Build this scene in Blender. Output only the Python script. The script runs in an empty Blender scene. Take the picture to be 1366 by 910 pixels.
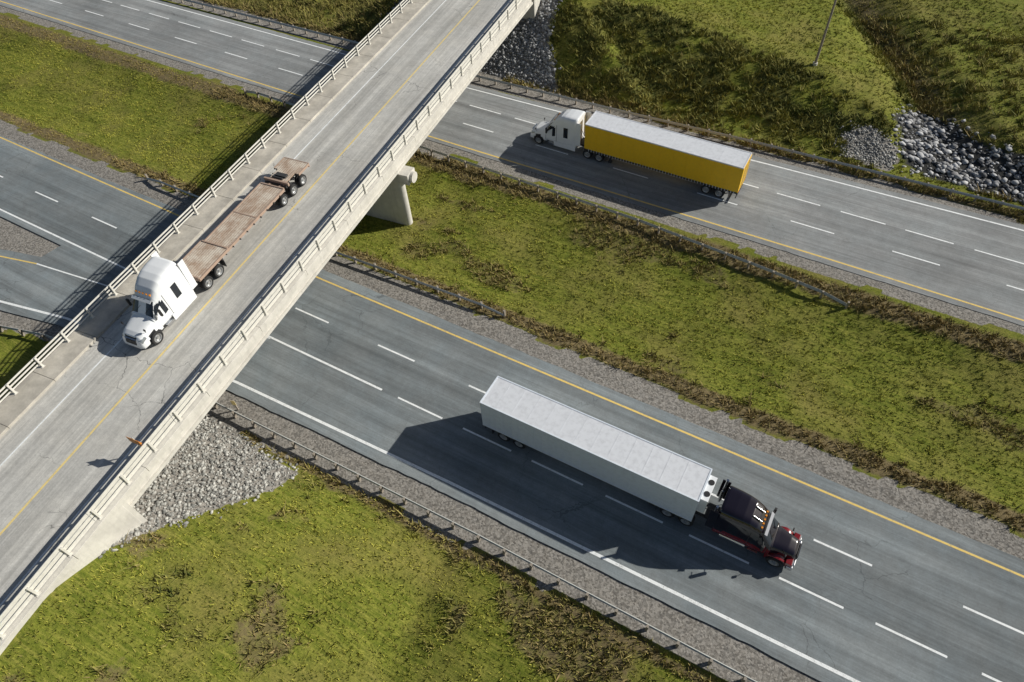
import bpy, math, numpy as np
from mathutils import Vector, Matrix
rng=np.random.default_rng(7)
S=bpy.context.scene
# ---------------------------------------------------------------- helpers
def new_obj(name,me,parent=None):
    o=bpy.data.objects.new(name,me); S.collection.objects.link(o)
    if parent: o.parent=parent
    return o
def empty(name,loc=(0,0,0),rz=0):
    o=bpy.data.objects.new(name,None); S.collection.objects.link(o); o.location=loc; o.rotation_euler=(0,0,rz); o.empty_display_size=1
    return o
def fast_mesh(name,V,F,mats,col=None,smooth=False,attrs=None):
    me=bpy.data.meshes.new(name); V=np.asarray(V,np.float32); F=np.asarray(F,np.int32); n=F.shape[1]
    me.vertices.add(len(V)); me.vertices.foreach_set('co',V.ravel())
    me.loops.add(F.size); me.loops.foreach_set('vertex_index',F.ravel())
    me.polygons.add(len(F)); me.polygons.foreach_set('loop_start',np.arange(0,F.size,n,dtype=np.int32)); me.polygons.foreach_set('loop_total',np.full(len(F),n,np.int32))
    me.update(calc_edges=True)
    if smooth: me.polygons.foreach_set('use_smooth',np.ones(len(F),bool))
    if col is not None:
        a=me.color_attributes.new('Col','FLOAT_COLOR','POINT'); c=np.ones((len(V),4),np.float32); c[:,:3]=col; a.data.foreach_set('color',c.ravel())
    for k,v in (attrs or {}).items():
        a=me.attributes.new(k,'FLOAT','POINT'); a.data.foreach_set('value',np.asarray(v,np.float32).ravel())
    for m in mats: me.materials.append(m)
    return me
TAB=rng.random((8,256,256))
def vn(x,y,sc,k=0):
    x=np.asarray(x)*1.0/sc+13.7*k+1000; y=np.asarray(y)*1.0/sc+7.3*k+1000
    xi=np.floor(x).astype(int); yi=np.floor(y).astype(int); fx=x-xi; fy=y-yi; fx=fx*fx*(3-2*fx); fy=fy*fy*(3-2*fy)
    T=TAB[k%8]; g=lambda a,b:T[a&255,b&255]
    return (g(xi,yi)*(1-fx)+g(xi+1,yi)*fx)*(1-fy)+(g(xi,yi+1)*(1-fx)+g(xi+1,yi+1)*fx)*fy
def fbm(x,y,sc,k=0): return (vn(x,y,sc,k)+.5*vn(x,y,sc/2.1,k+1)+.25*vn(x,y,sc/4.3,k+2)+.125*vn(x,y,sc/9.1,k+3))/1.875
def sst(a,b,x): t=np.clip((x-a)/(b-a),0,1); return t*t*(3-2*t)

class MB:
    def __init__(s): s.v=[];s.f=[];s.m=[];s.sm=[]
    def add(s,V,F,m=0,sm=False):
        o=len(s.v); s.v+= [tuple(map(float,a)) for a in V]
        for f in F: s.f.append(tuple(i+o for i in f)); s.m.append(m); s.sm.append(sm)
    def box(s,x0,x1,y0,y1,z0,z1,m=0):
        s.add([(x0,y0,z0),(x1,y0,z0),(x1,y1,z0),(x0,y1,z0),(x0,y0,z1),(x1,y0,z1),(x1,y1,z1),(x0,y1,z1)],
              [(0,3,2,1),(4,5,6,7),(0,1,5,4),(1,2,6,5),(2,3,7,6),(3,0,4,7)],m)
    def cyl(s,a,b,r,n=16,m=0,r2=None):
        a=Vector(a);b=Vector(b);d=(b-a).normalized(); u=d.orthogonal().normalized(); w=d.cross(u); r2=r if r2 is None else r2
        V=[];F=[]
        for i in range(n):
            t=2*math.pi*i/n; V.append(a+(u*math.cos(t)+w*math.sin(t))*r)
        for i in range(n):
            t=2*math.pi*i/n; V.append(b+(u*math.cos(t)+w*math.sin(t))*r2)
        o=len(s.v)
        s.add(V,[(i,(i+1)%n,n+(i+1)%n,n+i) for i in range(n)],m,True)
        s.add(V[:n],[tuple(range(n))[::-1]],m); s.add(V[n:],[tuple(range(n))],m)
    def lathe_y(s,cx,cz,prof,n=28,m=0,mf=None):
        V=[];k=len(prof)
        for i in range(n):
            t=2*math.pi*i/n
            for (y,r) in prof: V.append((cx+r*math.cos(t),y,cz+r*math.sin(t)))
        o=len(s.v); s.v+=V
        for i in range(n):
            for j in range(k-1):
                s.f.append((o+i*k+j,o+i*k+j+1,o+((i+1)%n)*k+j+1,o+((i+1)%n)*k+j)); s.m.append(mf[j] if mf else m); s.sm.append(False)
    def loft(s,st,n=56,e=5,ds=.05,matf=None,m=0):
        st=np.array(st,float); ss=np.arange(st[0,0],st[-1,0]+1e-6,ds); ss=np.unique(np.concatenate([ss,[st[-1,0]]]))
        P=[np.interp(ss,st[:,0],st[:,i]) for i in range(1,5)]
        th=2*np.pi*(np.arange(n)+.5)/n; c=np.sign(np.cos(th))*np.abs(np.cos(th))**(2/e); z=np.sign(np.sin(th))*np.abs(np.sin(th))**(2/e)
        V=np.zeros((len(ss),n,3))
        for i in range(len(ss)):
            zb,zt,hb,ht=[p[i] for p in P]; zz=(zb+zt)/2+z*(zt-zb)/2; k=(z+1)/2; V[i,:,0]=-ss[i]; V[i,:,1]=c*(hb*(1-k)+ht*k); V[i,:,2]=zz
        o=len(s.v); s.v+= [tuple(map(float,a)) for a in V.reshape(-1,3)]
        for i in range(len(ss)-1):
            for j in range(n):
                q=(i*n+j,i*n+(j+1)%n,(i+1)*n+(j+1)%n,(i+1)*n+j)[::-1]
                cc=(V[i,j]+V[i,(j+1)%n]+V[i+1,j]+V[i+1,(j+1)%n])/4
                mm=matf(-cc[0],cc[1],cc[2]) if matf else m
                s.f.append(tuple(a+o for a in q)); s.m.append(mm); s.sm.append(True)
        s.f.append(tuple(o+j for j in range(n))); s.m.append(m); s.sm.append(False)
        s.f.append(tuple(o+(len(ss)-1)*n+j for j in range(n))[::-1]); s.m.append(m); s.sm.append(False)
    def obj(s,name,mats,parent=None,bevel=0):
        me=bpy.data.meshes.new(name)
        me.from_pydata(s.v,[],s.f); me.polygons.foreach_set('material_index',s.m); me.polygons.foreach_set('use_smooth',s.sm)
        for a in mats: me.materials.append(a)
        me.update(); o=new_obj(name,me,parent)
        if bevel:
            b=o.modifiers.new('b','BEVEL'); b.width=bevel; b.segments=2; b.limit_method='ANGLE'; b.angle_limit=math.radians(50)
        return o
# ---------------------------------------------------------------- materials
class NT:
    def __init__(s,name):
        s.mat=bpy.data.materials.new(name); s.mat.use_nodes=True; s.t=s.mat.node_tree; s.b=s.t.nodes['Principled BSDF']
        s.co=s.t.nodes.new('ShaderNodeTexCoord').outputs['Object']
    def n(s,ty,_=None,**kw):
        x=s.t.nodes.new(ty)
        for k,v in kw.items(): setattr(x,k,v)
        return x
    def L(s,a,b):
        if hasattr(a,'node'): s.t.links.new(a,b)
        else: b.default_value=a
    def map(s,sc=(1,1,1),vec=None,rot=0):
        m=s.n('ShaderNodeMapping'); m.inputs['Scale'].default_value=sc; m.inputs['Rotation'].default_value=(0,0,rot); s.L(vec or s.co,m.inputs[0]); return m.outputs[0]
    def noise(s,scale,det=4,rough=.55,vec=None,dist=0):
        x=s.n('ShaderNodeTexNoise'); s.L(vec or s.co,x.inputs['Vector']); x.inputs['Scale'].default_value=scale; x.inputs['Detail'].default_value=det; x.inputs['Roughness'].default_value=rough; x.inputs['Distortion'].default_value=dist
        return x.outputs[0]
    def m(s,op,a,b=0.,c=0.,clamp=False):
        x=s.n('ShaderNodeMath',operation=op); x.use_clamp=clamp
        s.L(a,x.inputs[0]); s.L(b,x.inputs[1])
        return x.outputs[0]
    def rr(s,v,a,b,c=0,d=1):
        x=s.n('ShaderNodeMapRange'); s.L(v,x.inputs[0]); x.inputs[1].default_value=a;x.inputs[2].default_value=b;x.inputs[3].default_value=c;x.inputs[4].default_value=d
        return x.outputs[0]
    def mix(s,f,a,b,mode='MIX'):
        x=s.n('ShaderNodeMix',data_type='RGBA',blend_type=mode); s.L(f,x.inputs[0])
        for v,i in((a,6),(b,7)):
            if isinstance(v,tuple): v=v+(1,) if len(v)==3 else v
            s.L(v,x.inputs[i])
        return x.outputs[2]
    def attr(s,n,col=False):
        x=s.n('ShaderNodeAttribute',attribute_name=n); return x.outputs['Color' if col else 'Fac']
    def bump(s,h,st=.5,d=.02):
        x=s.n('ShaderNodeBump'); x.inputs['Strength'].default_value=st; x.inputs['Distance'].default_value=d; s.L(h,x.inputs['Height']); s.L(x.outputs[0],s.b.inputs['Normal'])
    def out(s,col,rough=.8,metal=0,spec=None):
        if isinstance(col,tuple): col=col+(1,) if len(col)==3 else col
        s.L(col,s.b.inputs['Base Color']); s.L(rough,s.b.inputs['Roughness']); s.b.inputs['Metallic'].default_value=metal
        if spec is not None: s.b.inputs['Specular IOR Level'].default_value=spec
        return s.mat
def paint(name,col,rough=.35,metal=0,dirt=.25,coat=0):
    t=NT(name); n=t.noise(3,5,.65); n2=t.noise(25,3)
    dc=tuple(c*.55+.03*min(1,max(col)*4) for c in col)
    f=t.m('MULTIPLY',t.rr(n,.45,.75),dirt)
    c=t.mix(f,col,dc); c=t.mix(t.m('MULTIPLY',n2,.15),c,dc)
    if coat: t.b.inputs['Coat Weight'].default_value=coat; t.b.inputs['Coat Roughness'].default_value=.05
    return t.out(c,rough,metal)
def asphalt(name,base,tint,crack=.6,lanes=None,patch=(.8,1.15),ax='y'):
    t=NT(name); q=(lambda a,b:(a,b,1)) if ax=='y' else (lambda a,b:(b,a,1))
    big=t.noise(.12,4,.6); st=t.noise(1,6,.7,vec=t.map(q(.03,1.3))); st2=t.noise(1,5,.75,vec=t.map(q(.09,5))); mot=t.noise(1.4,6,.8); fine=t.noise(9,6,.75); gr=t.noise(45,2)
    v=t.rr(big,.3,.7,*patch)
    v=t.m('MULTIPLY',v,t.rr(st,.3,.7,.75,1.22)); v=t.m('MULTIPLY',v,t.rr(st2,.3,.7,.84,1.15)); v=t.m('MULTIPLY',v,t.rr(mot,.3,.7,.85,1.15)); v=t.m('MULTIPLY',v,t.rr(fine,.25,.75,.84,1.16)); v=t.m('MULTIPLY',v,t.rr(gr,.2,.8,.85,1.15))
    if lanes:
        sep=t.n('ShaderNodeSeparateXYZ'); t.L(t.co,sep.inputs[0]); y=sep.outputs['Y' if lanes[2]=='y' else 'X']
        w=t.m('MULTIPLY',t.m('SUBTRACT',y,lanes[0]),2*2*math.pi/lanes[1]); cs=t.m('COSINE',w)
        v=t.m('MULTIPLY',v,t.m('ADD',1.,t.m('MULTIPLY',cs,lanes[3])))
        yn=t.m('ADD',y,t.m('MULTIPLY',t.m('SUBTRACT',mot,.5),.25))
        for (y0,y1,k) in (lanes[4] if len(lanes)>4 else ()):
            ins=t.m('MULTIPLY',t.m('GREATER_THAN',yn,y0),t.m('LESS_THAN',yn,y1)); v=t.m('MULTIPLY',v,t.m('ADD',1.,t.m('MULTIPLY',ins,k)))
    vv=t.n('ShaderNodeCombineXYZ'); [t.L(v,vv.inputs[i]) for i in range(3)]
    c=t.mix(1.,base,vv.outputs[0],'MULTIPLY'); c=t.mix(t.rr(t.noise(.35,3),.4,.75,0,.5),c,t.mix(1.,c,tint,'MULTIPLY'))
    c=t.mix(t.rr(t.noise(.8,6,.8),.63,.72,0,.45),c,t.mix(1.,c,(.55,.55,.56),'MULTIPLY'))
    nz=t.n('ShaderNodeTexNoise'); t.L(t.co,nz.inputs['Vector']); nz.inputs['Scale'].default_value=1.1; nz.inputs['Detail'].default_value=6
    vm=t.n('ShaderNodeVectorMath',operation='MULTIPLY_ADD'); t.L(nz.outputs['Color'],vm.inputs[0]); vm.inputs[1].default_value=(1.4,1.4,0); t.L(t.co,vm.inputs[2])
    vo=t.n('ShaderNodeTexVoronoi',feature='DISTANCE_TO_EDGE'); t.L(t.map((.22,.32,1),vm.outputs[0]),vo.inputs['Vector']); vo.inputs['Scale'].default_value=1
    ck=t.m('MULTIPLY',t.m('LESS_THAN',vo.outputs[0],.0055),t.rr(t.noise(.13,3),.5,.6,0,crack))
    c=t.mix(ck,c,(.035,.038,.04))
    t.bump(t.m('ADD',fine,gr),.4,.012)
    return t.out(c,t.rr(fine,.3,.7,.72,.95),spec=.3)
M={}
M['road']=asphalt('asphalt_highway',(.212,.232,.238),(.85,.95,1.02),.38,(16.9,3.75,'y',.06,((20.6,24.2,-.10),(14,20.6,.05),(28.3,30,.15),(14,16.2,.12))))
M['road2']=asphalt('asphalt_highway_far',(.275,.282,.282),(.9,.97,1.0),.35,(50.9,3.6,'y',.05,((57.7,66,.10),)))
M['deckas']=asphalt('asphalt_overpass',(.53,.52,.49),(1.03,1.0,.95),.6,(0,3.7,'x',.04),(.88,1.1),'x')
def conc(name,base,amp=.25):
    t=NT(name); a=t.noise(.7,6,.7); b=t.noise(12,4,.7); s_=t.noise(1,5,.6,vec=t.map((3,3,.25)))
    c=t.mix(t.rr(a,.35,.7),base,tuple(x*(1-amp) for x in base)); c=t.mix(t.rr(s_,.5,.75,0,.5),c,tuple(x*.6 for x in base)); c=t.mix(t.rr(b,.5,.8,0,.35),c,tuple(x*.6 for x in base))
    t.bump(b,.3,.01); return t.out(c,.9,spec=.25)
M['conc']=conc('concrete',(.68,.655,.60)); M['concw']=conc('concrete_walkway',(.60,.56,.49),.4)
def mark(name,col,wear=.5):
    t=NT(name); a=t.noise(14,5,.75); b=t.noise(2.5,4,.6)
    c=t.mix(t.m('MULTIPLY',t.rr(t.m('ADD',a,t.m('MULTIPLY',b,.6)),.80,1.02),wear),col,(.26,.26,.25)); return t.out(c,.7,spec=.3)
M['white']=mark('road_paint_white',(.90,.92,.92),.55); M['yellow']=mark('road_paint_yellow',(.84,.60,.17),.7); M['yel2']=mark('overpass_paint_yellow',(.84,.66,.27),.65)
M['galv']=paint('galvanised_steel',(.56,.57,.55),.5,.25,.5); M['post']=paint('weathered_post',(.32,.28,.23),.8,0,.5)
M['railal']=paint('railing_steel',(.74,.72,.66),.55,.1,.5)
M['glass']=NT('window_glass').out((.015,.02,.028),.06,0,.8)
M['tyre']=paint('tyre_rubber',(.025,.025,.026),.85,0,.5); M['hub']=paint('wheel_hub',(.55,.56,.57),.3,.7,.3)
M['chrome']=paint('polished_metal',(.7,.71,.73),.15,1,.1); M['blk']=paint('black_plastic',(.02,.02,.022),.5,0,.3)
M['tw']=paint('truck_white_paint',(.88,.90,.92),.3,0,.12,.5); M['tb']=paint('truck_black_paint',(.008,.005,.010),.12,0,.0,.8); M['tr']=paint('truck_maroon_paint',(.20,.011,.014),.2,0,.1,.6)
M['roofw']=paint('trailer_roof_sheet',(.74,.76,.80),.45,0,.5); M['sidew']=paint('trailer_side_sheet',(.78,.84,.92),.4,0,.3)
M['ylw']=paint('yellow_curtain',(.93,.56,.012),.5,0,.25); M['frame']=paint('chassis_frame',(.05,.05,.052),.7,0,.4)
M['redl']=paint('tail_light_red',(.5,.02,.02),.3); M['amb']=paint('marker_light_amber',(.8,.3,.03),.3); M['lens']=paint('headlight_lens',(.45,.48,.5),.08,.5,0)
M['orange']=paint('sign_orange',(.75,.30,.05),.5); M['signback']=paint('sign_aluminium',(.5,.5,.5),.4,.5)
M['rust']=paint('trailer_frame_paint',(.42,.30,.23),.8,0,.5)
def wood():
    t=NT('deck_planks'); sep=t.n('ShaderNodeSeparateXYZ'); t.L(t.co,sep.inputs[0])
    fl=t.m('FLOOR',t.m('MULTIPLY',sep.outputs['Y'],5.)); wn=t.n('ShaderNodeTexWhiteNoise',noise_dimensions='1D'); t.L(fl,wn.inputs['W'])
    gr=t.noise(1,5,.7,vec=t.map((1.2,14,1))); st=t.noise(.9,5,.75)
    c=t.mix(wn.outputs[0],(.48,.35,.26),(.66,.54,.43)); c=t.mix(t.rr(gr,.35,.7),c,(.34,.245,.18)); c=t.mix(t.rr(st,.42,.62,0,.8),c,(.72,.65,.55)); c=t.mix(t.rr(t.noise(2.2,5,.8),.57,.7,0,.6),c,(.28,.155,.11))
    fr=t.m('FRACT',t.m('MULTIPLY',sep.outputs['Y'],5.)); c=t.mix(t.m('LESS_THAN',fr,.1),c,(.10,.075,.06))
    return t.out(c,.85,spec=.2)
M['wood']=wood()
def colmat(name,rough=.8):
    t=NT(name); t.out(t.attr('Col',True),rough,spec=.15)
    return t.mat
M['gr']=colmat('grass_blades')
def rockm():
    t=NT('rock'); c=t.attr('Col',True); t.bump(t.noise(20,3),.4,.02); return t.out(c,.9,spec=.25)
M['rock']=rockm()
def groundm():
    t=NT('ground_grass_gravel')
    g=t.attr('gravel'); d=t.attr('dry'); w=t.attr('weed'); b=t.attr('bare')
    a=t.noise(.16,5,.6); f=t.noise(2.2,6,.75); ff=t.noise(7,6,.85); fx=t.noise(1,6,.8,vec=t.map((.35,5.5,1),rot=.12))
    c=t.mix(t.rr(f,.3,.7),(.085,.118,.014),(.215,.235,.034)); c=t.mix(t.rr(fx,.45,.66,0,.8),c,(.36,.34,.075)); c=t.mix(t.rr(a,.45,.65,0,.5),c,(.27,.215,.075))
    c=t.mix(t.rr(ff,.50,.62,0,.7),c,(.035,.050,.010))
    dry=t.mix(t.rr(f,.3,.7),(.27,.21,.11),(.11,.09,.045)); df=t.rr(t.m('ADD',d,t.m('MULTIPLY',t.m('SUBTRACT',f,.5),1.1)),.35,.65)
    c=t.mix(df,c,dry)
    wd=t.mix(t.rr(f,.35,.65),(.045,.060,.016),(.18,.165,.045)); c=t.mix(t.rr(t.m('ADD',w,t.m('MULTIPLY',t.m('SUBTRACT',f,.5),.8)),.35,.65),c,wd)
    vo=t.n('ShaderNodeTexVoronoi'); t.L(t.co,vo.inputs['Vector']); vo.inputs['Scale'].default_value=9
    gc=t.mix(t.rr(ff,.35,.65),(.34,.32,.285),(.17,.155,.14)); gc=t.mix(t.rr(f,.4,.7,0,.6),gc,(.23,.19,.14))
    sc=t.n('ShaderNodeSeparateColor'); t.L(vo.outputs['Color'],sc.inputs[0]); gc=t.mix(.55,gc,t.mix(sc.outputs[0],(.07,.07,.068),(.50,.47,.43)))
    gf=t.rr(t.m('ADD',g,t.m('MULTIPLY',t.m('SUBTRACT',f,.5),.9)),.42,.58); c=t.mix(gf,c,gc)
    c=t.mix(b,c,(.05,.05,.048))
    h=t.m('ADD',t.m('MULTIPLY',f,.6),t.m('MULTIPLY',ff,.5)); t.bump(h,.9,.10)
    return t.out(c,.95,spec=.1)
M['ground']=groundm()
# ---------------------------------------------------------------- terrain
def xc(y): return -35.67-.1157*y
RR=np.array([(-400,-120),(-150,-26),(-110,-8),(-75,8.2),(-62.9,12.4),(-55.4,13.9),(-36.8,15.8),(-16.6,16.4),(11,16.8),(60,17.0),(400,17.0)],float)
RL=np.array([(-400,-108),(-150,-15),(-110,1.5),(-80,12.6),(-68.3,16.2),(-64,17.2),(-55.7,18.3),(-44,19.6),(-37.4,20.6)],float)
def poly_in(px,py,P):
    c=np.zeros(px.shape,bool); j=len(P)-1
    for i in range(len(P)):
        xi,yi=P[i];xj,yj=P[j]
        c^=((yi>py)!=(yj>py))&(px<(xj-xi)*(py-yi)/(yj-yi+1e-12)+xi); j=i
    return c
RX=[-60,-38,-20,-6,2,8]; RY=[76,77,78,77.5,74.5,72]
def height(x,y):
    x=np.asarray(x,float);y=np.asarray(y,float)
    u=x-xc(y)
    side=7.32-np.maximum(0,u-5.35)*.42-np.maximum(0,-7.7-u)*.5
    toe=np.interp(x,[-80,-60,-46],[0,8.0,12.0])
    near=np.minimum(side,(toe-y)*.5)
    near=np.maximum(near,-.05)
    farfill=np.minimum(side,(y-64.6)*.62)
    yr=np.interp(x,RX,RY); zr=np.interp(x,[-60,-38,-30,-20,-6,0,6],[7.0,6.2,4.9,3.8,2.7,1.9,0.])
    rid=np.where(y<yr,zr*sst(0,1,(y-65)/(yr-65))**.9,zr-(y-yr)*.10)
    rid=np.where(x<-44,-1,rid)
    dl=((x+8)*22+(y-100)*13)/25.55
    rid=np.minimum(rid,np.clip(-dl*.45,-1.2,9))
    fld=np.clip((dl-2)*.3,-1.0,1.2)*sst(66,72,y)*sst(-12,8,x+ (y-78)*.6)
    far=np.where(y>64.5,np.maximum(farfill,np.where(dl<0,rid,fld)),0)
    z=np.where(y<30,near,np.maximum(far,-.9*sst(64.5,69,y)))
    med=sst(31,36,y)*(1-sst(42.5,47.5,y)); z=z-med*.5
    off=((y<13)|(y>64.5)|((y>31.5)&(y<47.5)))
    amp=np.where(off,1,0)*np.where(np.abs(u+1.2)<6.6,0,1)
    amp=amp*np.where(y<13,sst(13,11,y),np.where(y>64,sst(64.5,67,y),sst(31.5,33,y)*(1-sst(46,47.5,y))))
    rampz=np.interp(x,RR[:,0],RR[:,1])-2.5
    amp=np.where((x<-50)&(y>rampz)&(y<30),0,amp)
    rough=np.where((y>64.5)&(y<yr+1)&(dl<0),2.6,np.where(y>64.5,1.5,1.))
    z=z+amp*((fbm(x,y,6,1)-.5)*.45+(fbm(x,y,1.6,3)-.5)*.2*rough)
    z=np.where((x<-48)&(y>rampz)&(y<30),np.minimum(z,-.0),z)
    return z-.02
GNEAR=[(-36.5,12.4),(-26.6,11.8),(-26.9,9.4),(-30.0,3.0),(-31,-1),(-48,-1),(-50,12)]
GFAR=[(-60,64.3),(-32.2,64.6),(-33.8,67),(-36.0,70.0),(-37,75),(-56,75)]
ROCKP=[(2.6,74),(4.6,77.8),(6.5,78),(10,75.0),(16,71.8),(30,69.8),(30,66.6),(14,66.4),(8,66.8),(4.5,68.5),(4.0,72)]
GP2=[(-1.8,68.8),(1.0,71),(4.2,69),(4.5,66),(0,66.0)]
def masks(x,y):
    n=(fbm(x,y,2.5,2)-.5)*1.6; n2=(fbm(x,y,.9,5)-.5)*1.0; yy=y+n*.6+n2*.5
    lowe=np.interp(x,RR[:,0],RR[:,1])-1.0
    g=((y<16.5)&(yy>lowe-2.35+np.where(x<-40,.8,0)))*1.
    g=np.maximum(g,((x<-60)&(y<20.5)&(y>np.interp(x,RR[:,0],RR[:,1])-2.4))*1.)
    g=np.maximum(g,((y>28)&(yy<31.0)));g=np.maximum(g,((y<51)&(yy>48.9)));g=np.maximum(g,((y>61.5)&(yy<63.9)))
    g=np.maximum(g,poly_in(x+n*.4,y+n*.3,GNEAR)); g=np.maximum(g,poly_in(x+n*.4,y+n2*.4,GFAR)); g=np.maximum(g,poly_in(x+n,y+n,GP2))
    u=x-xc(y); g=np.maximum(g,(np.abs(u+1.2)<5.2)&(y>0)&(y<74)&~((y>31)&(y<48)))
    d=np.maximum(np.exp(-((yy-31.9)/.9)**2),np.exp(-((yy-47.2)/1.2)**2)*1.0); d=np.maximum(d,np.exp(-((yy-12.6)/.7)**2)*.75); d=np.maximum(d,.8*np.exp(-((yy-64.4)/.9)**2))
    fieldd=((x+8)*22+(y-100)*13)/25.55
    d=np.maximum(d,np.where((y>66)&(x>-20)&(fieldd>0),.33+.5*np.exp(-(fieldd/3)**2),0)); d=np.maximum(d,np.where((x<-50)&(y>64),.42,0))
    d=np.maximum(d,np.where(y<13,.6*sst(.52,.70,fbm(x,y,4.5,2)),0)); d=np.maximum(d,np.where((y>31)&(y<48),.48*sst(.53,.73,fbm(x*.5,y,4,0)),0))
    yr=np.interp(x,RX,RY)-np.interp(x,[-30,-6],[-1.,1.5])
    w=np.where((y>64.3)&(yy<yr)&(fieldd<0)&(x<3),.30+.6*sst(.35,.6,fbm(x,y,3,6)),0); w=np.maximum(w,np.exp(-(fieldd/2.2)**2)*.7*(y>68)*(x>-20)); w=np.maximum(w,.45*np.exp(-((yy-47.3)/.8)**2)*(x<8))
    w=np.maximum(w,np.where(y<12.5,.48*sst(.52,.7,fbm(x,y,5,3)),0))
    b=(poly_in(x+n*.7,y+n2,ROCKP))*1.
    return g*1.,d,w,b
ax=np.concatenate([-np.geomspace(2500,135,28),np.arange(-130,60.01,.5),np.geomspace(63,2500,28)])
ay=np.concatenate([-np.geomspace(2500,43,28),np.arange(-40,130.01,.5),np.geomspace(133,2500,28)])
X,Y=np.meshgrid(ax,ay); Z=height(X,Y)
nx,ny=len(ax),len(ay); idx=np.arange(nx*ny).reshape(ny,nx)
F=np.stack([idx[:-1,:-1],idx[:-1,1:],idx[1:,1:],idx[1:,:-1]],-1).reshape(-1,4)
g,d,w,b=masks(X,Y)
me=fast_mesh('ground',np.stack([X,Y,Z],-1).reshape(-1,3),F,[M['ground']],smooth=True,attrs={'gravel':g,'dry':d,'weed':w,'bare':b})
new_obj('ground',me)
# ---------------------------------------------------------------- roads
def strip(mb,pl,w0,w1,z,m=0):
    pl=[Vector((a[0],a[1],0)) for a in pl]; V=[]
    for i,p in enumerate(pl):
        a=pl[max(i-1,0)];b_=pl[min(i+1,len(pl)-1)]; t=(b_-a).normalized(); n=Vector((-t.y,t.x,0))
        V.append((p+n*w0)[:2]+(z,)); V.append((p+n*w1)[:2]+(z,))
    mb.add(V,[(2*i,2*i+2,2*i+3,2*i+1) for i in range(len(pl)-1)],m)
ZR=.02
def edgey(xs,base,s): return [base+s*(.08*(vn(np.array(x),np.array(3.),2.1,5)-.5)+.09*(vn(np.array(x),np.array(9.),.7,6)-.5)) for x in xs]
xs=np.concatenate([[-800,-400,-200],np.arange(-130,60.1,.4),[200,400,800]])
mb=MB(); V=[]
for x,y in zip(xs,edgey(xs,29.15,1)): V+=[(x,20.0,ZR),(x,float(y),ZR)]
mb.add(V,[(2*i,2*i+2,2*i+3,2*i+1) for i in range(len(xs)-1)]); mb.obj('highway_road',[M['road']])
mb=MB(); V=[]
xx=np.unique(np.concatenate([[-400,-200,-150],np.arange(-110,60.1,.4),[200,400,800]]))
for x,e in zip(xx,edgey(xx,0,1)):
    lo=np.interp(x,RR[:,0],RR[:,1])-.9+e; hi=np.interp(x,RL[:,0],RL[:,1])+.9 if x<-64 else 20.0
    V+=[(x,float(lo),ZR),(x,min(float(hi),20.0),ZR)]
mb.add(V,[(2*i,2*i+2,2*i+3,2*i+1) for i in range(len(xx)-1)]); mb.obj('merging_lane_road',[M['road']])
mb=MB(); UW=[(-800,59.5),(-120,60.4),(-42.4,60.7),(-25.3,61.1),(-6.4,61.8),(16.5,62.3),(60,62.5),(800,62.5)]
V=[]; ua=np.array(UW)
for x,e0,e1 in zip(xs,edgey(xs+31,50.15,1),edgey(xs+77,0,1)): V+=[(x,float(e0),ZR),(x,float(np.interp(x,ua[:,0],ua[:,1])+.75+e1),ZR)]
mb.add(V,[(2*i,2*i+2,2*i+3,2*i+1) for i in range(len(xs)-1)]); mb.obj('highway_road',[M['road2']])
ZM=ZR+.005; mw=MB(); my=MB()
def dash(mb,x0,per,ln,y,a,b):
    x=x0
    while x>a: x-=per
    while x<b:
        if x>=a:
            j=rng.normal(0,.06,2); mb.add([(x+j[0],y-.075,ZM),(x+ln+j[1],y-.075,ZM),(x+ln+j[1],y+.075,ZM),(x+j[0],y+.075,ZM)],[(0,1,2,3)])
        x+=per
dash(mw,7.3,9,3.7,24.27,-300,300)
dash(mw,5.8,5.98,4.1,20.7,-24.5,300)
strip(mw,[(-800,20.75),(-25.7,20.7)],-.09,.09,ZM)
strip(mw,RR[::1],-.11,.11,ZM)
strip(mw,RL[5:],-.07,.07,ZM); strip(my,RL[:6],-.07,.07,ZM)
strip(my,[(-800,28.4),(-86,28.9),(-59,28.5),(-37.8,28.1),(-4,28.1),(19,28.0),(800,28)],-.08,.08,ZM)
strip(my,[(-800,51.2),(-115,51),(-62,50.7),(-40,50.7),(1.5,50.9),(17.4,50.8),(800,50.8)],-.085,.085,ZM)
dash(mw,-2.5,9.1,4.0,54.4,-300,300); dash(mw,1.2,5.9,4.1,57.75,-300,300)
strip(mw,UW,-.09,.09,ZM)
mw.obj('road_markings_white',[M['white']]); my.obj('road_markings_yellow',[M['yellow']])
# ---------------------------------------------------------------- overpass
tB=Vector((-.1149,.9934,0)); nB=Vector((.9934,.1149,0)); C0=Vector((-35.67,0,0))
def BW(u,s,z): p=C0+tB*s+nB*u; return (p.x,p.y,z)
ang=math.atan2(nB.y,nB.x)
ov=empty('overpass_bridge',(C0.x,C0.y,0),ang)
S0,S1=-140,260; D=7.5
mb=MB()
for a,b in ((S0,3.2),(3.2,70.8),(70.8,S1)): mb.add([(-5.4,a,D),(4.72,a,D),(4.72,b,D),(-5.4,b,D)],[(0,1,2,3)])
mb.obj('road_surface',[M['deckas']],ov)
mb=MB(); mb.box(-7.45,5.25,2.2,71.8,D-.3,D-.012)
mb.obj('deck_slab',[M['conc']],ov)
mb=MB(); s=S0
while s<S1:
    e=min(s+4,S1); mb.box(-7.4,-5.4,s+.012,e-.012,D-.25,D+.2); s=e
mb.obj('walkway',[M['concw']],ov,.02)
mb=MB(); s=-13
while s<86:
    e=s+6; mb.box(4.72,5.3,s+.01,e-.01,D-.36,D+.16); s=e
mb.obj('kerb_parapet',[M['conc']],ov,.02)
mb=MB()
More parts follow.
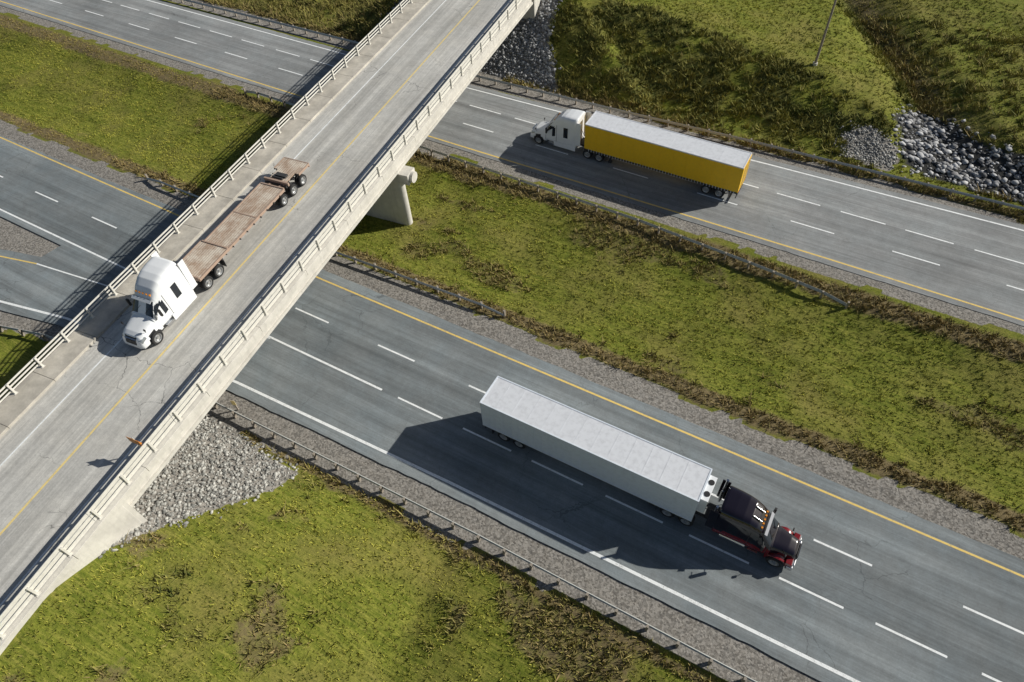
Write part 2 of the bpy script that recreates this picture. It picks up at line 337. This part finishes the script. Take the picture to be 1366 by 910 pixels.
for u in (-6.4,-3.6,-.9,1.9,4.72):
    mb.box(u-.2,u+.2,2.9,71.1,D-1.25,D-.3); mb.box(u-.34,u+.34,2.9,71.1,D-1.5,D-1.25)
mb.obj('girders',[M['conc']],ov)
mb=MB()
mb.box(-7.4,5.2,1.6,2.9,0,D-.34); mb.box(-7.4,5.2,71.1,72.4,0,D-.34)
mb.box(4.75,5.22,-9,2.6,3.5,D-.37); mb.box(4.75,5.22,71.4,82,3.5,D-.37); mb.box(-7.42,-6.9,-9,2.6,3.5,D-.34); mb.box(-7.42,-6.9,71.4,82,3.5,D-.34)
mb.obj('abutments',[M['conc']],ov,.03)
mb=MB()
mb.box(-7.9,6.05,37.5,38.9,D-2.55,D-1.51)
mb.cyl((6.05,38.2,D-2.03),(6.35,38.2,D-2.03),.52,20); mb.cyl((-7.9,38.2,D-2.03),(-8.2,38.2,D-2.03),.52,20)
mb.box(-6.6,4.6,37.75,38.65,-.8,D-2.55); mb.cyl((4.6,38.2,-.8),(4.6,38.2,D-2.56),.45,20); mb.cyl((-6.6,38.2,-.8),(-6.6,38.2,D-2.56),.45,20)
mb.obj('pier',[M['conc']],ov,.04)
mb=MB()
for u in (-3.72,3.4): mb.add([(u-.06,S0,D+.005),(u+.06,S0,D+.005),(u+.06,S1,D+.005),(u-.06,S1,D+.005)],[(0,1,2,3)],0)
mb.add([(-.08,S0,D+.005),(.08,S0,D+.005),(.08,S1,D+.005),(-.08,S1,D+.005)],[(0,1,2,3)],1)
mb.obj('markings',[M['white'],M['yel2']],ov)
def railing(u,name,z0,rails):
    mb=MB(); s=-13.
    while s<84:
        mb.box(u-.02,u+.10,s-.07,s+.07,z0-.002,z0+1.0); mb.box(u-.10,u+.16,s-.14,s+.14,z0-.001,z0+.03)
        s+=2.4
    for a,h in rails:
        s=-13.3
        while s<84: mb.box(u-.075,u-.02,s+.008,s+7.19,z0+a,z0+a+h); s+=7.2
    mb.obj(name,[M['railal']],ov,.01)
railing(4.98,'railing_right',D+.16,((.06,.28),(.44,.29),(.82,.29))); railing(-7.1,'railing_left',D+.2,((.25,.12),(.55,.12),(.85,.13)))
sg=empty('road_sign',BW(4.45,5.9,D+.0),ang)
mb=MB(); mb.cyl((.0,0,.0),(.0,0,1.95),.04,8,0); mb.obj('post',[M['galv']],sg)
mb=MB(); mb.box(-.5,.5,-.06,-.045,1.2,1.8,0); mb.box(-.47,.47,-.064,-.0605,1.23,1.77,1); mb.box(-.5,.5,-.045,.05,1.45,1.5,1); mb.obj('panel',[M['orange'],M['orange']],sg)
mk=empty('marker_post',(-34.8,13.9,0),.4)
mb=MB(); mb.box(-.05,.05,-.05,.05,0,1.25,0); mb.box(-.16,.16,-.075,-.055,.75,1.3,1); mb.obj('post_and_plate',[M['post'],M['yel2']],mk)
# ---------------------------------------------------------------- guardrails
def guardrail(pl,side=1,top=.75):
    mb=MB(); pts=[]
    for (a,b) in zip(pl[:-1],pl[1:]):
        a=np.array(a,float);b=np.array(b,float);n=max(1,int(np.linalg.norm(b-a)/2)); pts+= [a+(b-a)*i/n for i in range(n)]
    pts.append(np.array(pl[-1],float)); pts=np.array(pts); zz=height(pts[:,0],pts[:,1]); zz=np.convolve(np.pad(zz,1,'edge'),[.25,.5,.25],'valid')
    prof=[(0,.0),(.04,-.03),(.08,-.09),(.0,-.15),(.08,-.21),(.04,-.28),(0,-.31)]
    V=[];k=len(prof)
    for i,p in enumerate(pts):
        t=pts[min(i+1,len(pts)-1)]-pts[max(i-1,0)]; t/=np.linalg.norm(t); n=np.array([-t[1],t[0]])*side
        lo=.35 if i in(0,len(pts)-1) else 0
        for (o,z) in prof: q=p+n*(o+.1); V.append((q[0],q[1],zz[i]+top+z-lo))
        for (o,z) in prof[::-1]: q=p+n*(o+.094); V.append((q[0],q[1],zz[i]+top+z-lo-.003))
        jx,jy=rng.normal(0,.02,2)
        c=p; a=math.atan2(t[1],t[0]); ca,sa=math.cos(a),math.sin(a)
        def P(x,y,z): return (c[0]+x*ca-y*sa,c[1]+x*sa+y*ca,z)
        w,dp=.08,.1; z0=zz[i]-.3; z1=zz[i]+top+.03
        vv=[P(-w,-dp,z0),P(w,-dp,z0),P(w,dp-.01,z0),P(-w,dp-.01,z0),P(-w+jx,-dp+jy,z1),P(w+jx,-dp+jy,z1),P(w+jx,dp+jy-.01,z1),P(-w+jx,dp+jy-.01,z1)]
        mb.add(vv,[(0,3,2,1),(4,5,6,7),(0,1,5,4),(1,2,6,5),(2,3,7,6),(3,0,4,7)],1)
    K=2*k; F=[]
    for i in range(len(pts)-1):
        for j in range(K): F.append((i*K+j,(i+1)*K+j,(i+1)*K+(j+1)%K,i*K+(j+1)%K))
    mb.add(V,F,0)
    return mb.obj('guardrail',[M['galv'],M['post']])
guardrail([(-38.5,13.2),(-12.5,13.7),(5.7,13.7),(80,13.9)],1)
guardrail([(-64,31.2),(-38.6,31.2),(-20.8,31.9)],-1)
guardrail([(-66,48.3),(-41,48),(-15.1,47.5),(4.5,46)],1)
guardrail([(-140,62.0),(-93.1,62.1),(-60.4,62.9),(-41.6,62.7),(-25,63.3),(-9.4,64.1),(16.3,64.8),(120,65)],-1)
guardrail([(-120,-14),(-90,-1.5),(-75,5.6),(-66,8.6),(-59.4,10.2),(-55,11.4),(-47,12.4)],1)
# ---------------------------------------------------------------- lamp
zb=float(height(np.array([-6.8]),np.array([77.3]))[0])
lp=empty('street_lamp',(-6.8,77.3,zb-.1),math.radians(-100))
mb=MB(); mb.cyl((0,0,0),(0,0,12),.15,14,0,.08); mb.cyl((0,0,0),(0,0,.35),.25,14,1)
for i in range(8):
    t0,t1=i/8,(i+1)/8; mb.cyl((2.4*t0,0,12+.7*math.sin(t0*1.57)),(2.4*t1,0,12+.7*math.sin(t1*1.57)),.045,8)
mb.obj('pole',[M['post'],M['conc']],lp); mb=MB(); mb.box(2.3,3.0,-.16,.16,12.62,12.78); mb.obj('lamp_head',[M['signback']],lp,.04)
# ---------------------------------------------------------------- trucks
def wheel(mb,x,y0,y1,r=.52):
    s=1 if y1>y0 else -1; w=abs(y1-y0)
    pr=[(0,.25),(0,r-.06),(.04,r-.01),(.09,r),(w-.09,r),(w-.04,r-.01),(w,r-.06),(w-.01,.33),(w-.03,.29),(w-.12,.26),(w-.10,.14),(w+.03,.12),(w+.04,.0)]
    mf=[0,0,0,0,0,0,0,1,1,1,1,1]
    mb.lathe_y(x,r,[(y0+s*a,b) for a,b in pr],28,0,mf)
def axle(mb,x,dual=True,hw=1.25,r=.52):
    for s in (1,-1):
        if dual: wheel(mb,x,s*(hw-.60),s*(hw-.31),r); wheel(mb,x,s*(hw-.28),s*hw,r)
        else: wheel(mb,x,s*(hw-.32),s*hw,r)
    mb.cyl((x,-hw+.4,r),(x,hw-.4,r),.08,10,2)
def tractor(root,body,lower,bbc=5.7,nose=6.6,classic=False,h=4.0):
    k=bbc/5.7
    mb=MB()
    if classic:
        def hm(s,y,z):
            if s<.2 and abs(y)<.55: return 1
            if z<1.18: return 2
            return 0
        mb.loft([(.14,.62,1.18,.62,.50),(.20,.6,1.38,.70,.58),(.35,.6,1.52,.78,.66),(.8,.6,1.66,.84,.72),(1.5,.62,1.80,.95,.84),(2.15*k,.62,1.93,1.04,.96)],56,4.5,.05,hm)
        mb.obj('hood',[body,M['chrome'],lower],root)
        mb=MB(); mb.box(-.135,-.05,-.5,.5,.66,1.3,0)
        for i in range(7): mb.box(-.05,-.03,-.48,.48,.70+i*.085,.73+i*.085,1)
        mb.obj('grille',[M['blk'],M['chrome']],root)
    else:
        def hm(s,y,z):
            ya=abs(y)
            if (s-1.22)**2+(z-.5)**2<.62**2 and ya>.8: return 1
            if s<.42 and ya<.52-.2*(1.2-z)*.5 and .62<z<1.28: return 1
            if .16<s<.62 and .86+.12*s<z<1.10+.22*s and ya>.68: return 2
            if s<.5 and z<.5 and ya<.95: return 1
            if 2.02<s*1.0<2.06 and z<1.7: return 1
            return 0
        mb.loft([(.02,.40,.72,.80,.70),(.07,.34,.92,.98,.78),(.16,.33,1.14,1.08,.82),(.32,.33,1.34,1.14,.84),(.6,.33,1.49,1.18,.88),(1.1,.40,1.63,1.21,.93),(1.7,.45,1.80,1.21,.98),(2.12*k,.45,1.93,1.20,1.0)],80,4.2,.03,hm)
        mb.obj('hood',[body,M['blk'],M['lens']],root)
        mb=MB()
        for i in range(4): mb.box(-.36+i*.045,-.10+i*.012,-.47,.47,1.16-i*.13,1.185-i*.13,0)
        mb.obj('grille',[M['chrome']],root)
    zl=1.5 if classic else 1.05
    def cm(s,y,z):
        s/=k; ya=abs(y)
        zc=1.9+(s-1.9)/(2.72-1.9)*1.02
        if 1.93<s<2.68 and z>zc-.14 and ya<.95 and ya>.03: return 1
        if 2.42<s<3.22 and 1.82<z<2.52 and ya>.9: return 1
        if 2.15<s<=2.42 and 1.82<z<1.95+(s-2.15)*1.9 and ya>.9: return 1
        if 4.2<s<4.75 and 2.1<z<2.5 and ya>.9: return 1
        if abs(s-3.36)<.02 and ya>.8 and z<2.75: return 2
        if abs(s-2.06)<.02 and ya>.8 and z<1.85: return 2
        if z<zl: return 3
        return 0
    st=[(1.80,.7,1.86,1.08,.98),(1.9,.65,1.9,1.12,1.0),(2.72,.6,2.92,1.17,.90),(2.80,.6,3.02,1.17,.92),(3.2,.6,3.0+.45*(h-3),1.2,.98),(3.7,.6,3.0+.78*(h-3),1.22,1.04),(4.2,.6,3.0+.93*(h-3),1.23,1.1),(4.8,.6,h,1.24,1.14),(5.55,.6,h+.02,1.24,1.15),(5.7,.62,h-.03,1.2,1.1)]
    st=[(q[0]*k,)+q[1:] for q in st]
    mb=MB(); mb.loft(st,72,6,.04,cm); mb.obj('cab',[body,M['glass'],M['blk'],lower],root)
    mb=MB()
    for s in(1,-1): mb.box(-bbc-.5,-bbc+.05,s*1.19-.02,s*1.19+.02,1.2,h-.15)
    mb.obj('side_extenders',[body],root,.01)
    mb=MB(); mb.add([(-2.60*k,-.88,2.93),(-2.60*k,.88,2.93),(-2.40*k,.84,2.80),(-2.40*k,-.84,2.80),(-2.60*k,-.88,2.90),(-2.60*k,.88,2.90),(-2.40*k,.84,2.77),(-2.40*k,-.84,2.77)],[(0,1,2,3),(7,6,5,4),(3,2,6,7),(0,3,7,4),(1,5,6,2)],3 if classic else 0)
    for y in (-.6,-.3,0,.3,.6): mb.box(-2.95*k,-2.83*k,y-.06,y+.06,3.06,3.16,1)
    for y in(-.5,.3): mb.cyl((-1.98*k,y,2.02),(-2.3*k,y+.35,2.42),.012,5,2)
    mb.obj('sun_visor',[body,M['amb'],M['blk'],M['chrome']],root)
    if classic:
        mb=MB()
        for s in (1,-1):
            n=14;V=[];F=[]
            for i in range(n+1):
                t=math.pi*(i/n)*1.05-.08; r0,r1=.58,.70
                ya,yb=s*.62,s*1.2; sh=1.0-.08*abs(math.cos(t))
                V+=[(-1.18+r1*1.05*math.cos(t),ya,.52+r1*math.sin(t)),(-1.18+r1*1.05*math.cos(t),yb*sh,.52+r1*math.sin(t)*.96),(-1.18+r0*math.cos(t),yb*sh,.52+r0*math.sin(t)),(-1.18+r0*math.cos(t),ya,.52+r0*math.sin(t))]
            for i in range(n):
                for j in range(4): F.append((4*i+j,4*i+4+j,4*i+4+(j+1)%4,4*i+(j+1)%4))
            mb.add(V,F,0,True)
            mb.box(-.62,-.22,s*.88-.28,s*.88+.28,.80,1.12,0)
            mb.box(-.235,-.16,s*.92-.2,s*.92+.2,.86,1.1,1)
        mb.obj('front_fenders',[lower,M['lens']],root,.03)
        mb=MB(); mb.box(-.34,-.0,-.95,.95,.33,.80); mb.box(-.5,-.08,-1.2,-.95,.35,.78); mb.box(-.5,-.08,.95,1.2,.35,.78)
        mb.obj('bumper',[M['chrome']],root,.06)
    mb=MB(); axle(mb,-1.2,False,1.235); ax1=nose+.35; ax2=ax1+1.32
    axle(mb,-ax1); axle(mb,-ax2); mb.obj('wheels',[M['tyre'],M['hub'],M['frame']],root)
    mb=MB()
    for s in(1,-1): mb.box(-ax2-.75,-1.0,s*.42-.05,s*.42+.05,.75,1.02)
    for x in (2.5,bbc+.4,ax1,ax2+.6): mb.box(-x-.08,-x+.08,-.37,.37,.78,.98)
    mb.box(-ax1-1.1,-ax1-.1,-.45,.45,1.02,1.16); mb.box(-bbc-.75,-bbc+.02,-.6,.6,1.0,1.06)
    for s in(1,-1):
        mb.cyl((-3.2,s*.9,.68),(-4.9,s*.9,.68),.31,20,1)
        mb.box(-ax2-.78,-ax2-.74,s*.95-.3,s*.95+.3,.3,.95)
        mb.box(-3.0,-2.35,s*1.0-.18,s*1.0+.18,.4,.62,1)
        pr=None
        for i in range(7):
            tt=i/6; p=(-bbc-tt*(nose-bbc),s*(.15+.1*tt),2.3-math.sin(tt*3.14)*.8)
            if pr: mb.cyl(pr,p,.025,6,0)
            pr=p
    if not classic:
        for s in(1,-1): mb.box(-bbc+.05,-3.05,s*1.2-.02,s*1.2+.02,.42,.98,2)
    mb.obj('chassis',[M['frame'],M['chrome'],body],root)
    mb=MB()
    for s in(1,-1):
        mb.box(-2.35,-2.2,s*1.42-.09,s*1.42+.09,1.85,2.45,0); mb.cyl((-2.35,s*1.1,2.4),(-2.28,s*1.42,2.4),.02,6,0); mb.cyl((-2.35,s*1.12,1.9),(-2.28,s*1.42,1.9),.02,6,0)
        mb.cyl((-.9,s*.9,1.3),(-.8,s*1.0,1.62),.015,6,0); mb.box(-.86,-.78,s*1.0-.08,s*1.0+.08,1.6,1.77,0)
        if classic: mb.cyl((-bbc-.22,s*1.02,1.0),(-bbc-.22,s*1.02,4.05),.085,14,1); mb.cyl((-bbc-.22,s*1.02,1.3),(-bbc-.22,s*1.02,2.6),.12,14,1)
    if classic:
        for y in(.35,-.35): mb.cyl((-3.5,y,h+-.12),(-2.9,y,3.35),.05,10,1)
    mb.obj('mirrors_and_pipes',[M['blk'] ,M['chrome']],root,.01)
def boxtrailer(root,nose,side,roof,curtain=False,reefer=False):
    L=16.15; x0=-nose-L; x1=-nose; mb=MB()
    mb.box(x0,x1,-1.28,1.28,1.12,4.04,0)
    mb.obj('box_body',[side],root,.03)
    mb=MB()
    mb.box(x0+.03,x1-.03,-1.22,1.22,4.04,4.075,0)
    for s in(1,-1): mb.box(x0,x1,s*1.26-.045,s*1.26+.045,3.98,4.10,1); mb.box(x0,x1,s*1.27-.04,s*1.27+.04,1.05,1.22,2)
    mb.box(x0-.01,x0+.09,-1.22,1.22,4.041,4.10,1); mb.box(x1-.09,x1+.01,-1.22,1.22,4.041,4.10,1)
    n=int(L/1.22)
    for i in range(1,n): mb.box(x0+i*1.22-.02,x0+i*1.22+.02,-1.2,1.2,4.075,4.085,0)
    mb.obj('roof_and_rails',[roof,M['sidew'] if not curtain else M['roofw'],M['frame'] if curtain else M['sidew']],root)
    mb=MB(); step=.61 if not curtain else 1.35; i=1
    while i*step<L-.1:
        for s in(1,-1): mb.box(x0+i*step-.03,x0+i*step+.03,s*1.287-.014,s*1.287+.014,1.24,3.97,0)
        i+=1
    if curtain:
        for i in range(52):
            for s in(1,-1): mb.box(x0+.3+i*.3,x0+.34+i*.3,s*1.325-.01,s*1.325+.01,1.0,1.3,1)
    mb.box(x0-.03,x0-.002,-1.25,1.25,1.15,4.0,2); mb.box(x0-.045,x0-.03,-.01,.01,1.2,3.95,3)
    for y in(-.8,-.35,.35,.8): mb.cyl((x0-.06,y,1.2),(x0-.06,y,3.95),.02,6,3)
    for y in(-1.1,1.1): mb.box(x0-.05,x0-.03,y-.08,y+.08,1.18,1.3,4)
    mb.obj('side_ribs_and_doors',[side,M['roofw'],side,M['chrome'],M['redl']],root)
    mb=MB(); a=x0+1.7
    axle(mb,a,hw=1.27); axle(mb,a+1.3,hw=1.27); mb.obj('trailer_wheels',[M['tyre'],M['hub'],M['frame']],root)
    mb=MB()
    for s in(1,-1):
        mb.box(x0+.4,x0+5,s*.45-.06,s*.45+.06,.75,1.05); mb.box(x1-2.9,x1-2.75,s*.8-.07,s*.8+.07,.25,1.1); mb.box(x1-3.0,x1-2.65,s*.8-.15,s*.8+.15,.05,.25)
        mb.box(a-.95,a-.92,s*.98-.3,s*.98+.3,.25,1.1)
        mb.box(x0+.05,x0+.15,s*.7-.05,s*.7+.05,.5,1.1)
    mb.box(x0+.03,x0+.13,-1.15,1.15,.42,.54)
    i=0
    while i*.6<L: mb.box(x0+i*.6,x0+i*.6+.05,-1.2,1.2,.98,1.1); i+=1
    mb.obj('undercarriage',[M['frame']],root)
    if reefer:
        mb=MB(); mb.box(x1+.012,x1+.5,-.95,.95,2.2,3.9,0); mb.box(x1+.5,x1+.51,-.8,.8,2.35,3.2,1); mb.cyl((x1+.26,-.45,3.9),(x1+.26,-.45,3.93),.2,20,1); mb.cyl((x1+.26,.45,3.9),(x1+.26,.45,3.93),.2,20,1)
        mb.obj('refrigeration_unit',[M['tw'],M['blk']],root,.05)
t1=empty('semi_truck',(6.45,22.45,.03),0); tractor(t1,M['tb'],M['tr'],5.45,6.8,True,3.75); boxtrailer(t1,6.8,M['sidew'],M['roofw'],False,True)
t2=empty('semi_truck',(-30.7,55.85,.03),math.pi); tractor(t2,M['tw'],M['tw'],5.6,6.6); boxtrailer(t2,6.6,M['ylw'],M['roofw'],True)
bx,by,_=BW(-1.95,12.2,0)
t3=empty('flatbed_truck',(bx,by,D+.012),math.atan2(-tB.y,-tB.x)); tractor(t3,M['tw'],M['tw'],5.5,6.5)
mb=MB(); n0=6.3; L=14.6
mb.box(-n0-3.4,-n0,-1.25,1.25,1.42,1.50,0)
mb.box(-n0-11.0,-n0-3.42,-1.12,1.12,1.28,1.36,0)
mb.box(-n0-L,-n0-11.6,-.85,.85,1.30,1.38,0); mb.box(-n0-L,-n0-13.1,-1.22,-.86,1.30,1.38,0); mb.box(-n0-L,-n0-13.1,.86,1.22,1.30,1.38,0)
mb.obj('plank_deck',[M['wood']],t3)
mb=MB()
for s in(1,-1):
    mb.box(-n0-L+.02,-n0-.02,s*.5-.07,s*.5+.07,.92,1.27,0); mb.box(-n0-11,-n0-3.4,s*1.17-.045,s*1.17+.045,1.16,1.4,0)
    mb.box(-n0-3.4,-n0,s*1.29-.035,s*1.29+.035,1.3,1.53,0)
    mb.box(-n0-L,-n0-13.1,s*1.255-.03,s*1.255+.03,1.2,1.41,0)
    mb.box(-n0-2.9,-n0-2.75,s*.8-.07,s*.8+.07,.3,1.4,1)
    for i in range(12): mb.box(-n0-.4-i*.9,-n0-.34-i*.9,s*1.22-.1,s*1.22+.1,1.15,1.27,1)
for i in range(26): mb.box(-n0-.5-i*.55,-n0-.42-i*.55,-1.1,1.1,1.1,1.27,1)
mb.box(-n0-3.5,-n0-3.38,-1.2,1.2,1.3,1.56,0); mb.box(-n0-.06,-n0+.04,-1.28,1.28,1.25,1.62,0); mb.box(-n0-11.75,-n0-11.58,-1.22,1.22,1.2,1.5,0); mb.box(-n0-11.1,-n0-10.98,-1.15,1.15,1.2,1.42,0)
mb.box(-n0-7.3,-n0-7.2,-1.12,1.12,1.361,1.385,0)
mb.box(-n0-12.6,-n0-12.2,-.5,.55,1.381,1.55,1); mb.cyl((-n0-12.0,-.6,1.46),(-n0-12.0,.4,1.46),.09,10,1)
mb.box(-n0-L-.08,-n0-L+.0,-1.25,1.25,1.0,1.4,0)
for y in (-.95,-.6,.6,.95): mb.box(-n0-L-.1,-n0-L-.08,y-.09,y+.09,1.05,1.2,2)
mb.obj('trailer_frame',[M['rust'],M['frame'],M['redl']],t3)
mb=MB()
for x in (n0+10.6,n0+12.0,n0+13.4): axle(mb,-x,hw=1.25,r=.50)
mb.obj('trailer_wheels',[M['tyre'],M['hub'],M['frame']],t3)
# ---------------------------------------------------------------- rocks
t=(1+5**.5)/2; ICV=np.array([(-1,t,0),(1,t,0),(-1,-t,0),(1,-t,0),(0,-1,t),(0,1,t),(0,-1,-t),(0,1,-t),(t,0,-1),(t,0,1),(-t,0,-1),(-t,0,1)])/1.9
ICF=np.array([(0,11,5),(0,5,1),(0,1,7),(0,7,10),(0,10,11),(1,5,9),(5,11,4),(11,10,2),(10,7,6),(7,1,8),(3,9,4),(3,4,2),(3,2,6),(3,6,8),(3,8,9),(4,9,5),(2,4,11),(6,2,10),(8,6,7),(9,8,1)])
def rocks(name,P,n,s0,s1,c0,c1,flat=.7,pw=2.,e=.35):
    P=np.array(P); lo=P.min(0);hi=P.max(0); q=rng.random((n,2))*(hi-lo)+lo
    q=q[poly_in(q[:,0]+rng.normal(0,e,n),q[:,1]+rng.normal(0,e,n),[tuple(a) for a in P])]; k=len(q)
    sz=s0+(s1-s0)*rng.random(k)**pw
    V=ICV[None]*(1+rng.normal(0,.22,(k,12,1)))*sz[:,None,None]; V=V*np.stack([1+rng.random(k)*.6,np.ones(k),flat+rng.random(k)*.3],-1)[:,None]
    a=rng.random(k)*6.28; ca,sa=np.cos(a)[:,None],np.sin(a)[:,None]; V=np.stack([V[...,0]*ca-V[...,1]*sa,V[...,0]*sa+V[...,1]*ca,V[...,2]],-1)
    z=height(q[:,0],q[:,1]); V+=np.stack([q[:,0],q[:,1],z+sz*.25],-1)[:,None]
    F=(ICF[None]+(np.arange(k)*12)[:,None,None]).reshape(-1,3)
    cc=np.array(c0)+(np.array(c1)-np.array(c0))*rng.random((k,1))**1.3; cc=np.repeat(cc,12,0)
    new_obj(name,fast_mesh(name,V.reshape(-1,3),F,[M['rock']],col=cc))
rocks('riprap_gravel',GNEAR,11000,.05,.14,(.16,.16,.15),(.54,.53,.49))
rocks('riprap_gravel',GFAR,10000,.08,.2,(.16,.16,.165),(.56,.56,.56))
rocks('riprap_gravel',GP2,1600,.05,.13,(.16,.16,.155),(.50,.49,.46),e=.6)
rocks('riprap_rocks',ROCKP,3300,.07,.34,(.11,.11,.115),(.56,.56,.565),.35,2.6,.8)
# ---------------------------------------------------------------- grass
def tufts(name,x0,x1,y0,y1,dens,hgt,wid,nb,cA,cB,mode):
    n=int((x1-x0)*(y1-y0)*dens); x=rng.uniform(x0,x1,n);y=rng.uniform(y0,y1,n)
    g,d,w,b=masks(x,y); u=x-xc(y); keep=(g<.5)&(b<.5)&~((u>-7.8)&(u<5.6)&((y<3)|(y>70)))
    keep&=~((y>13.6)&(y<31.2))&~((y>48.3)&(y<63.2))
    keep&=~((x<-50)&(y<31)&(y>np.interp(x,RR[:,0],RR[:,1])-2.2))
    nn=fbm(x,y,.8,4); st=fbm(x*.12+y*.02,y,.8,1)
    if mode=='weed': keep&=(np.maximum(w,d)*1.1+ (nn-.5)*1.2>.45)
    else: keep&=(rng.random(n)<.25+.7*nn+.5*(st-.4))&(w<.6+rng.random(n)*.3)
    x,y,d,w,nn,st=x[keep],y[keep],d[keep],w[keep],nn[keep],st[keep]; k=len(x); z=height(x,y)-.02
    big=fbm(x,y,7,6)
    x=np.repeat(x,nb)+rng.normal(0,wid*.8,k*nb);y=np.repeat(y,nb)+rng.normal(0,wid*.8,k*nb);z=np.repeat(z,nb)
    N=k*nb; a=rng.random(N)*np.pi; h=hgt*(.5+rng.random(N))*np.repeat(.6+.9*nn,nb); ww=wid*(.6+.8*rng.random(N))
    l=rng.normal(0,.6,(N,2))*h[:,None]
    V=np.zeros((N,3,3)); V[:,0]=np.stack([x-np.cos(a)*ww/2,y-np.sin(a)*ww/2,z],-1);V[:,1]=np.stack([x+np.cos(a)*ww/2,y+np.sin(a)*ww/2,z],-1);V[:,2]=np.stack([x+l[:,0],y+l[:,1],z+h],-1)
    mixv=np.clip(np.repeat(.3*nn+.45*big+.5*st,nb)*2.2-.78+np.repeat(rng.normal(0,.28,k),nb)+rng.normal(0,.12,N),0,1)[:,None]
    c=np.array(cA)*(1-mixv)+np.array(cB)*mixv
    dr=np.clip(np.repeat(np.maximum(d,0)*1.1,nb)+rng.normal(-.22,.3,N),0,1)[:,None]; c=c*(1-dr)+np.array((.36,.27,.12))*dr
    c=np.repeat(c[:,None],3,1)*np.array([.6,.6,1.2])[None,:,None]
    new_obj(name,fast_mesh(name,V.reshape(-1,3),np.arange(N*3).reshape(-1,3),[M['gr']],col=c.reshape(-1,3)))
GA,GB=(.075,.108,.012),(.50,.485,.085)
tufts('grass',-120,32,31,48.5,26,.12,.07,4,GA,GB,'g')
tufts('grass',-48,30,-22,13.5,28,.13,.07,4,GA,GB,'g')
tufts('grass',-120,34,64,104,14,.17,.085,4,GA,GB,'g')
tufts('weeds',-120,34,63.5,96,9,.42,.12,6,(.06,.085,.018),(.40,.37,.10),'weed')
tufts('weeds',-70,34,31,48.5,9,.3,.09,5,(.10,.105,.03),(.36,.30,.11),'weed')
tufts('weeds',-48,34,-22,13.6,9,.28,.10,5,(.06,.085,.02),(.36,.33,.095),'weed')
# ---------------------------------------------------------------- light, sky, camera
sd=Vector((5.5,5.0,4.1)).normalized(); el=math.asin(sd.z); az=math.atan2(sd.x,sd.y)
W=bpy.data.worlds.new('World'); S.world=W; W.use_nodes=True; nt=W.node_tree; bg=nt.nodes['Background']
sky=nt.nodes.new('ShaderNodeTexSky'); sky.sky_type='NISHITA'; sky.sun_disc=False; sky.sun_elevation=el; sky.sun_rotation=az; nt.links.new(sky.outputs[0],bg.inputs[0]); bg.inputs[1].default_value=.05
ld=bpy.data.lights.new('sun','SUN'); ld.energy=5; ld.angle=math.radians(.5); ld.color=(1,.96,.87); lo=new_obj('sun',ld); lo.rotation_euler=sd.to_track_quat('Z','Y').to_euler()
cd=bpy.data.cameras.new('camera'); cd.sensor_width=36; cd.lens=36*909.93/1366; cd.clip_start=.5; cd.clip_end=8000; co=new_obj('camera',cd)
yaw,pit,rol=2.1359,.9023,.0715
f=Vector((math.cos(yaw)*math.cos(pit),math.sin(yaw)*math.cos(pit),-math.sin(pit))); r=Vector((math.sin(yaw),-math.cos(yaw),0)); dn=f.cross(r)
r2=r*math.cos(rol)+dn*math.sin(rol); d2=-r*math.sin(rol)+dn*math.cos(rol)
Mx=Matrix((( r2.x,-d2.x,-f.x,0),(r2.y,-d2.y,-f.y,0),(r2.z,-d2.z,-f.z,44.66),(0,0,0,1))); co.matrix_world=Mx
S.camera=co
S.view_settings.view_transform='Standard'; S.view_settings.look='None'; S.view_settings.exposure=0
